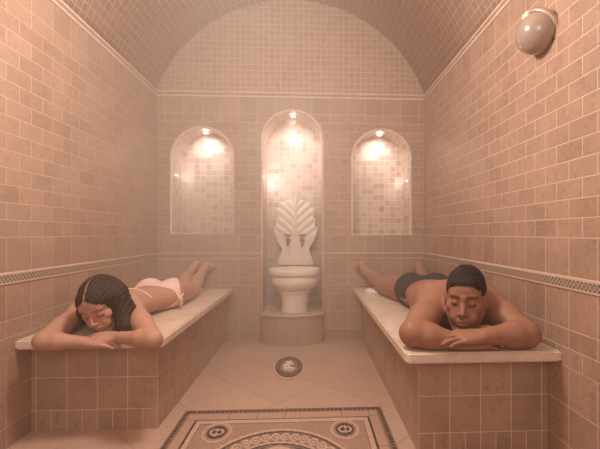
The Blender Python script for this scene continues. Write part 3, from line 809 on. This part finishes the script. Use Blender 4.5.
# ---- the man
def man():
    f = Field((.30, 1.38, .405), (.99, 3.235, .76), .003)
    s = 1.06
    # torso (prone, head towards the room)
    f.ell((.645, 1.86, .535), (.165, .20, .098), None, 0)
    f.ell((.655, 1.76, .555), (.155, .12, .075), None, .05)
    f.ell((.665, 2.08, .515), (.142, .20, .085), None, .06)
    f.ell((.690, 2.32, .510), (.158, .17, .090), None, .06)
    for sx in (-1, 1):
        f.ell((.695 + sx * .078, 2.40, .527), (.085, .115, .088), None, .035)     # buttocks
        f.ell((.650 + sx * .085, 1.80, .578), (.070, .10, .055), None, .03)         # shoulder blades
        f.cap((.655 + sx * .035, 1.85, .590), (.68 + sx * .03, 2.20, .562), .034, .030, .03)
        f.ell((.655 + sx * .110, 1.92, .530), (.055, .15, .070), None, .03)
    shL, elL, wrL = P(433, 308, 1.74), P(413, 333, 1.525), P(464, 343, 1.50)
    shR, elR, wrR = P(488, 306, 1.73), P(526, 334, 1.525), P(484, 336, 1.475)
    for sh, sg in ((shL, -1), (shR, 1)):
        f.ell(sh + (0, .01, .002), (.072, .080, .068), None, .035)
        f.cap((.655 + sg * .03, 1.76, .60), sh + (0, 0, .02), .045, .050, .04)      # trapezius
        f.cap((.655 + sg * .08, 1.80, .49), sh + (0, 0, -.02), .06, .05, .04)       # chest / armpit
    # neck
    HC = P(465.5, 298, 1.63); HM = frame((-.44, -.86, -.10), .03)
    hp = lambda *q: HC + HM @ (np.array(q) * s)
    f.cap(hp(0, -.045, -.03), (.655, 1.76, .575), .058, .068, .03)
    f2 = Field((.30, 1.38, .405), (.99, 3.235, .76), .003)
    f2.a[:] = .08
    head(f2, HC, HM, s, False)
    sl, *_ = f.sub(HC - .22, HC + .22); a, d = f.a[sl], f2.a[sl]; kk_ = .012; hh = np.maximum(kk_ - np.abs(a - d), 0) / kk_
    headA = f2.a; skull = d.copy(); f.a[sl] = np.minimum(a, d) - hh * hh * kk_ / 4
    # legs
    for hip, kn, an, he, to in (((.628, 2.44, .505), (.535, 2.80, .478), P(365.5, 271.5, 3.06), P(362.3, 265, 3.09), (.405, 3.205, .575)),
                                ((.765, 2.44, .505), (.805, 2.80, .478), P(421.5, 272, 3.06), P(419.0, 266, 3.09), (.868, 3.205, .575))):
        hip, kn, an, he, to = [np.array(v) for v in (hip, kn, an, he, to)]
        mid = hip * .5 + kn * .5 + (0, 0, .004)
        f.cap(hip, mid, .086, .076, .03); f.cap(mid, kn, .076, .055, .02)
        calf = kn * .62 + an * .38 + (0, 0, .010)
        f.cap(kn, calf, .054, .056, .02); f.cap(calf, kn * .25 + an * .75, .056, .038, .02); f.cap(kn * .25 + an * .75, an, .038, .032, .02)
        foot(f, an, he, to, (0, 1, .3), 1.0)
    # arms
    for sh, el, wr, k2 in ((shL, elL, wrL, 0), (shR, elR, wrR, 1)):
        m = sh * .5 + el * .5
        f.cap(sh, m + (0, 0, .006), .062, .060, .02); f.cap(m + (0, 0, .006), el, .060, .049, .02); f.cap(el, el + (0, .0, .001), .049, .049, .01)
        fm = el * .68 + wr * .32
        f.cap(el, fm, .049, .050, .012); f.cap(fm, wr * .85 + el * .15, .050, .031, .012); f.cap(wr * .85 + el * .15, wr, .031, .026, .012)
    hand(f, wrL, (1, .12, -.02), (0, -.25, 1), (0, 1, 0), 1.0, (.15, .3, .3))
    hand(f, wrR, (-1, .02, -.03), (0, -.35, 1), (0, 1, .2), 1.02, (.12, .25, .25), spread=.02)
    root = (.64, 1.85, TOPZ)
    base = np.array((.31, .145, .090))
    r = thing('person', 'man with short dark hair in dark swim trunks lying prone on the right bench', 'person', root)
    def tone(V):
        c = face_tone(V, HC, HM, s, tuple(base), (.34, .12, .085), (.025, .014, .010), False)
        sole = np.clip((V[:, 1] - 2.9) / .2, 0, 1)[:, None]; return c * (1 - sole * .3) + np.array((.55, .33, .25)) * sole * .3
    # keep the figure above the slab where it rests on it
    fz = f.ax[2][None, None, :] - (TOPZ + .001); fy = f.ax[1][None, :, None]; fx = f.ax[0][:, None, None]
    inb = np.maximum(np.maximum(1.4441 - fy, .3524 - fx), fz * 0)       # outside the slab footprint
    slabd = np.maximum(TOPZ + .0005 - fz - TOPZ - .0005, -1)             # = -(height above slab)
    cut = np.where((fy > 1.442) & (fx > .350), -fz, -.08)
    f.a = np.maximum(f.a, cut)
    f.a = np.maximum(f.a, fy - (YB - .004)); f.a = np.maximum(f.a, fx - (XR - .004))
    field_mesh('body', f.a, f, M_skin, r, root, tone)
    # short hair
    fh = Field(HC - .16, HC + .16, .0028)
    q = lambda *v: HC + HM @ (np.array(v) * s)
    fh.ell(q(0, -.018, .034), np.array((.0735, .1045, .0925)) * s, HM, 0)
    fh.ell(q(0, .050, .052), np.array((.053, .040, .042)) * s, HM, .02)
    fh.ell(q(0, .066, .074), np.array((.042, .022, .020)) * s, HM, .02)
    x, y, z = fh.ax[0][:, None, None] - HC[0], fh.ax[1][None, :, None] - HC[1], fh.ax[2][None, None, :] - HC[2]
    lx = (x * HM[0, 0] + y * HM[1, 0] + z * HM[2, 0]) / s; ly = (x * HM[0, 1] + y * HM[1, 1] + z * HM[2, 1]) / s; lz = (x * HM[0, 2] + y * HM[1, 2] + z * HM[2, 2]) / s
    nse = (np.sin(lx * 210 + np.sin(ly * 90) * 2) * np.sin(ly * 190 + lz * 60) * np.sin(lz * 200 + lx * 80)) * .0022
    fh.a += nse
    alx = np.abs(lx) / .9
    hl = .069 - np.clip(alx - .036, 0, 1) * 1.3 - alx ** 2 * 1.5           # forehead hairline height
    line = np.where(ly > .018, hl, np.where(ly > -.012, -.012, -.052))
    line = np.where((ly > .012) & (alx > .058), .020, line)
    fh.a = np.maximum(fh.a, (line - lz) * s * .8)
    field_mesh('hair', fh.a, fh, M_hair_m, r, root, None, 1, 'short dark hair')
    # swim trunks
    X, Y, Z = f.ax[0][:, None, None], f.ax[1][None, :, None], f.ax[2][None, None, :]
    i0, i1 = int((2.15 - f.lo[1]) / f.h), int((2.66 - f.lo[1]) / f.h)
    sub = f.a[:, i0:i1]; Ys = Y[:, i0:i1]
    wl = 2.245 + .05 * np.clip((.60 - X) / .1, -1, 1) * 0
    reg = np.maximum(wl + .25 * np.clip(.50 - Z, 0, .1) * 0 - Ys, Ys - (2.475 + .06 * np.clip(1 - np.abs(np.abs(X - .695) - .08) / .08, 0, 1)))
    sh = np.maximum(np.maximum(sub - .005, -(sub + .007)), reg)
    sh = np.maximum(sh, (TOPZ + .001) - Z)
    g = Field((0, 0, 0), (.01, .01, .01), .003); g.lo = f.lo + np.array((0, i0 * f.h, 0)); g.h = f.h
    def ct(V):
        c = np.tile(np.array((.050, .036, .034)), (len(V), 1))
        m = (V[:, 0] < .62) & (V[:, 1] < 2.33) & (V[:, 2] < .487)
        pat = np.sin(V[:, 1] * 230) * np.sin(V[:, 2] * 260 + V[:, 1] * 60) > -.1
        c[m & pat] = (.42, .34, .30); return c
    field_mesh('swim_trunks', sh, g, M_fab, r, root, ct, 2, 'dark brown swim trunks with a pale pattern at the side hem')
man()

# ---- the woman
def woman():
    f = Field((-1.20, 1.50, .36), (-.52, 3.235, .76), .003)
    s = .97
    f.ell((-.935, 2.03, .500), (.128, .17, .076), None, 0)
    f.ell((-.935, 1.93, .512), (.125, .10, .062), None, .04)
    f.ell((-.905, 2.20, .490), (.104, .15, .066), None, .06)
    f.ell((-.885, 2.36, .492), (.138, .13, .072), None, .06)
    for sx in (-1, 1):
        f.ell((-.878 + sx * .068, 2.42, .512), (.074, .095, .076), None, .03)
        f.cap((-.93 + sx * .028, 1.98, .545), (-.90 + sx * .022, 2.24, .528), .026, .022, .03)
        f.ell((-.935 + sx * .062, 1.95, .545), (.048, .07, .038), None, .03)
    shR, elR, wrR = P(132, 308, 1.86), P(153, 339.5, 1.60), P(116, 337, 1.66)
    shL, elL, wrL = P(79, 314, 1.86), P(43, 341, 1.60), P(86, 342, 1.635)
    for sh, sg in ((shL, -1), (shR, 1)):
        f.ell(sh + (0, .005, .0), (.050, .058, .050), None, .03)
        f.cap((-.935 + sg * .03, 1.92, .545), sh + (0, 0, .01), .034, .036, .03)
        f.cap((-.935 + sg * .07, 1.96, .47), sh + (0, 0, -.015), .045, .038, .03)
    HC = P(101.5, 304, 1.735); HM = frame((-.02, -.85, -.46), -.20)
    f.cap(HC + HM @ np.array((0, -.045, -.03)), (-.935, 1.93, .53), .043, .05, .03)
    f2 = Field((-1.20, 1.50, .36), (-.52, 3.235, .76), .003); head(f2, HC, HM, s, True)
    sl, *_ = f.sub(HC - .22, HC + .22); a, d = f.a[sl], f2.a[sl]; kk_ = .012; hh = np.maximum(kk_ - np.abs(a - d), 0) / kk_
    f.a[sl] = np.minimum(a, d) - hh * hh * kk_ / 4
    for hip, kn, an, he, to in (((-.938, 2.46, .488), (-.905, 2.80, .470), P(192.5, 269, 3.05), P(196, 264, 3.09), (-.875, 3.20, .585)),
                                ((-.818, 2.46, .488), (-.805, 2.80, .470), P(203, 270, 3.05), P(206.3, 265, 3.09), (-.780, 3.20, .585))):
        hip, kn, an, he, to = [np.array(v) for v in (hip, kn, an, he, to)]
        mid = hip * .5 + kn * .5
        f.cap(hip, mid, .074, .064, .03); f.cap(mid, kn, .064, .044, .02)
        calf = kn * .62 + an * .38 + (0, 0, .006)
        f.cap(kn, calf, .043, .044, .02); f.cap(calf, kn * .25 + an * .75, .044, .028, .02); f.cap(kn * .25 + an * .75, an, .028, .024, .02)
        foot(f, an, he, to, (0, 1, .3), .8)
    for sh, el, wr in ((shL, elL, wrL), (shR, elR, wrR)):
        m = sh * .5 + el * .5
        f.cap(sh, m, .045, .043, .02); f.cap(m, el, .043, .036, .015)
        fm = el * .68 + wr * .32
        f.cap(el, fm, .036, .036, .01); f.cap(fm, wr * .85 + el * .15, .036, .022, .01); f.cap(wr * .85 + el * .15, wr, .022, .019, .01)
    hand(f, wrL, (1, .10, -.03), (0, -.4, 1), (0, 1, 0), .86, (.12, .25, .25), spread=.02)
    hand(f, wrR, (-1, -.06, -.04), (0, -.5, 1), (0, 1, .2), .86, (.10, .2, .25), spread=.02)
    root = (-.93, 2.0, TOPZ)
    base = (.46, .25, .168)
    r = thing('person', 'woman with long dark hair in a pale pink bikini lying prone on the left bench', 'person', root)
    def tone(V):
        c = face_tone(V, HC, HM, s, base, (.50, .18, .14), (.06, .03, .02), True)
        sole = np.clip((V[:, 1] - 2.9) / .2, 0, 1)[:, None]; return c * (1 - sole * .3) + np.array((.60, .38, .29)) * sole * .3
    fz = f.ax[2][None, None, :]; fy = f.ax[1][None, :, None]; fx = f.ax[0][:, None, None]
    cut = np.where((fy > 1.700) & (fx < -.607), (TOPZ + .001) - fz, -.08); f.a = np.maximum(f.a, cut)
    f.a = np.maximum(f.a, fy - (YB - .004)); f.a = np.maximum(f.a, (XL + .004) - fx)
    field_mesh('body', f.a, f, M_skin, r, root, tone)
    # long hair with a centre parting
    fh = Field((-1.12, 1.56, .40), (-.66, 2.05, .74), .0028)
    q = lambda *v: HC + HM @ (np.array(v) * s)
    fh.ell(q(0, -.020, .032), np.array((.084, .106, .092)) * s, HM, 0)
    fh.ell(q(0, .046, .052), np.array((.063, .044, .042)) * s, HM, .02)
    x, y, z = fh.ax[0][:, None, None] - HC[0], fh.ax[1][None, :, None] - HC[1], fh.ax[2][None, None, :] - HC[2]
    lx = (x * HM[0, 0] + y * HM[1, 0] + z * HM[2, 0]) / s; ly = (x * HM[0, 1] + y * HM[1, 1] + z * HM[2, 1]) / s; lz = (x * HM[0, 2] + y * HM[1, 2] + z * HM[2, 2]) / s
    alx = np.abs(lx)
    line = .078 - np.clip(alx - .004, 0, 1) * .70 - np.clip(alx - .056, 0, 1) * 5
    line = line - np.clip(.03 - ly, 0, 1) * 6
    cutf = np.minimum((line - lz), (ly - .004) * 1.0 + 0 * lz)
    fh.a = np.maximum(fh.a, cutf * s * .8)
    # falls: right of the image over the shoulder down to the forearm, and behind on the other side
    fh.chain([q(-.072, .000, .03), P(121, 312, 1.735), P(127, 328, 1.715), P(131, 339, 1.70)], [.034, .034, .034, .018], .02)
    fh.chain([q(-.066, -.04, .02), P(127, 312, 1.77), P(131, 330, 1.75)], [.045, .036, .026], .03)
    fh.chain([q(-.084, .020, .012), P(118, 316, 1.71), P(120, 331, 1.70)], [.012, .014, .013], .012)
    fh.chain([q(.074, .000, .02), P(83, 312, 1.74), P(82, 322, 1.76)], [.028, .022, .014], .02)
    fh.chain([q(0, -.09, .0), (-.92, 1.90, .57), (-.88, 1.96, .575)], [.06, .045, .02], .03)
    fh.a = np.maximum(fh.a, np.where((ly > -.07) & (lz > .03), np.minimum((.0030 - alx) * s, .0925 - np.sqrt((lx / .90) ** 2 + ((ly + .018) / 1.12) ** 2 + (lz - .034) ** 2) if False else (.0030 - alx) * s - .0012), -1))
    wv = np.sin((x * 1.0 - z * .25) * 420 + np.sin(z * 60) * 1.5) * .0013
    fh.a += wv
    fh.a = np.maximum(fh.a, np.where(fh.ax[1][None, :, None] > 1.70, (TOPZ + .002) - fh.ax[2][None, None, :], -1))
    def ht(V):
        l_ = local(V, HC, HM, s); c = np.zeros((len(V), 3)); c[:, 0] = np.clip((.0042 - np.abs(l_[:, 0])) / .0018, 0, 1) * ((l_[:, 2] > .03) & (l_[:, 1] > -.06)); return c
    field_mesh('hair', fh.a, fh, M_hair_w, r, root, ht, 1, 'long dark brown hair with a centre parting')
    # bikini bottom
    X, Y, Z = f.ax[0][:, None, None], f.ax[1][None, :, None], f.ax[2][None, None, :]
    i0, i1 = int((2.15 - f.lo[1]) / f.h), int((2.66 - f.lo[1]) / f.h); sub = f.a[:, i0:i1]; Ys = Y[:, i0:i1]
    dx = np.abs(X + .880)
    low = 2.295 + .03 * np.clip(dx / .13, 0, 1); high = 2.56 - np.clip(dx - .02, 0, 1) * 1.75
    high = np.maximum(high, low + .022)
    reg = np.maximum(low - Ys, Ys - high)
    sh = np.maximum(np.maximum(sub - .005, -(sub + .007)), reg); sh = np.maximum(sh, (TOPZ + .001) - Z)
    g = Field((0, 0, 0), (.01, .01, .01), .003); g.lo = f.lo + np.array((0, i0 * f.h, 0)); g.h = f.h
    pk = np.array((.80, .56, .47))
    field_mesh('bikini_bottom', sh, g, M_fab, r, root, lambda V: np.tile(pk, (len(V), 1)), 2, 'pale pink bikini bottom')
    # side bow
    M_pink = plain('pink bikini cloth', tuple(pk), .85, spec=.2)
    bw = np.array((-.742, 2.315, .492)); bm = bmesh.new()
    for sg in (-1, 1):
        pts = [bw + np.array((.010 * math.sin(t) + .012, .0 + sg * .026 * (1 - math.cos(t)) / 2, .016 * math.sin(t) * sg + .004)) for t in np.linspace(0, 2 * PI, 14)]
        tube(bm, [p - root for p in pts], .0045, 8)
        tube(bm, [bw - root + np.array((.010, 0, 0)), bw - root + np.array((.018, sg * .012, -.022)), bw - root + np.array((.016, sg * .022, -.048))], [.0045, .004, .003], 8)
    bmesh.ops.create_uvsphere(bm, u_segments=12, v_segments=8, radius=.009, matrix=Matrix.Translation(Vector(bw - root) + Vector((.012, 0, .002))))
    bm_obj('tie_bow', bm, M_pink, r, True)
    # back string of the top, laid on the skin
    def lay(path, rad, name):
        pts = []
        for x_, y_ in path:
            z_ = f.top(x_, y_)
            if z_ is not None: pts.append(np.array((x_, y_, z_ + rad * .6)) - root)
        pts = [pts[0]] + [(pts[i - 1] + pts[i] * 2 + pts[i + 1]) / 4 for i in range(1, len(pts) - 1)] + [pts[-1]]
        bm = bmesh.new(); tube(bm, pts, rad, 8); bm_obj(name, bm, M_pink, r, True)
    lay([(-.935 + .128 * math.sin(t), 2.10 - .010 * math.cos(t * 2)) for t in np.linspace(-1.2, 1.30, 26)], .0036, 'bikini_strap')
    return f
woman()
# small white cloths by the feet
def towel(c, sx, sy, rot, label):
    o = (float(c[0]), float(c[1]), TOPZ); n = 26; vs = []; fs = []
    for layer in (0, 1):
        for i in range(n):
            for j in range(n):
                a, b = i / (n - 1) * 2 - 1, j / (n - 1) * 2 - 1
                e = max(0, 1 - max(abs(a), abs(b)) ** 6)
                z = .001 if layer == 0 else .004 + .022 * e ** .5 * (1 + .25 * math.sin(a * 7 + b * 3) + .2 * math.sin(b * 9 - a * 2))
                x_, y_ = a * sx * (1 + .08 * math.sin(b * 4)), b * sy * (1 + .06 * math.sin(a * 5 + 1))
                vs.append((x_ * math.cos(rot) - y_ * math.sin(rot), x_ * math.sin(rot) + y_ * math.cos(rot), z))
    for i in range(n - 1):
        for j in range(n - 1):
            a = i * n + j; fs.append((a, a + 1, a + n + 1, a + n)); b = a + n * n; fs.append((b, b + n, b + n + 1, b + 1))
    rim = [(i, 0) for i in range(n)] + [(n - 1, j) for j in range(1, n)] + [(i, n - 1) for i in range(n - 2, -1, -1)] + [(0, j) for j in range(n - 2, 0, -1)]
    for (a, b), (c_, d) in zip(rim, rim[1:] + rim[:1]): fs.append((a * n + b, c_ * n + d, c_ * n + d + n * n, a * n + b + n * n))
    me = mesh('folded_cloth', vs, fs, None, True); bm = bmesh.new(); bm.from_mesh(me); bmesh.ops.recalc_face_normals(bm, faces=bm.faces[:]); bm.to_mesh(me); bm.free()
    ob = link('folded_cloth', me, M_cloth); ob.location = o; tag(ob, label, 'cloth'); return ob
towel(P(373, 292.5, 2.95), .040, .065, .25, 'small folded white cloth on the marble under the man\'s raised shin')
towel(P(197.5, 290.5, 3.03), .026, .040, -.2, 'tiny white cloth on the marble beside the woman\'s feet')

# ------------------------------------------------------------------ camera, haze, view
cam = bpy.data.cameras.new('camera'); co = bpy.data.objects.new('camera', cam); COL.objects.link(co)
co.location = (0, 0, H); co.rotation_euler = (PI / 2, 0, -YAW)
cam.sensor_width = 36; cam.lens = 24; cam.shift_x = -(PX - 300) / 600; cam.shift_y = (PY - 224.5) / 600; cam.clip_start = .02
S.camera = co
w = bpy.data.worlds.new('world'); S.world = w; w.use_nodes = True; t = w.node_tree
t.nodes['Background'].inputs[0].default_value = (0, 0, 0, 1); t.nodes['Background'].inputs[1].default_value = 0
v = t.nodes.new('ShaderNodeVolumeScatter'); v.inputs['Color'].default_value = (1, .87, .77, 1); v.inputs['Anisotropy'].default_value = .2
# steam: thin by the doorway, thicker towards the far wall and on the left
ge = t.nodes.new('ShaderNodeNewGeometry'); sp = t.nodes.new('ShaderNodeSeparateXYZ'); t.links.new(ge.outputs['Position'], sp.inputs[0])
m1 = t.nodes.new('ShaderNodeMapRange'); t.links.new(sp.outputs[1], m1.inputs[0])
for i_, v_ in ((1, 1.45), (2, 3.2), (3, .016), (4, .37)): m1.inputs[i_].default_value = v_
m2 = t.nodes.new('ShaderNodeMapRange'); t.links.new(sp.outputs[0], m2.inputs[0])
for i_, v_ in ((1, -1.2), (2, .9), (3, 1.6), (4, .6)): m2.inputs[i_].default_value = v_
mm = t.nodes.new('ShaderNodeMath'); mm.operation = 'MULTIPLY'; t.links.new(m1.outputs[0], mm.inputs[0]); t.links.new(m2.outputs[0], mm.inputs[1])
t.links.new(mm.outputs[0], v.inputs['Density'])
t.links.new(v.outputs[0], t.nodes['World Output'].inputs['Volume'])
S.view_settings.view_transform = 'Standard'; S.view_settings.look = 'None'; S.view_settings.exposure = 1.1; S.view_settings.gamma = 1
S.view_settings.use_curve_mapping = False
S.cycles.max_bounces = 8; S.cycles.volume_bounces = 2; S.cycles.use_denoising = True; S.cycles.sample_clamp_indirect = 6
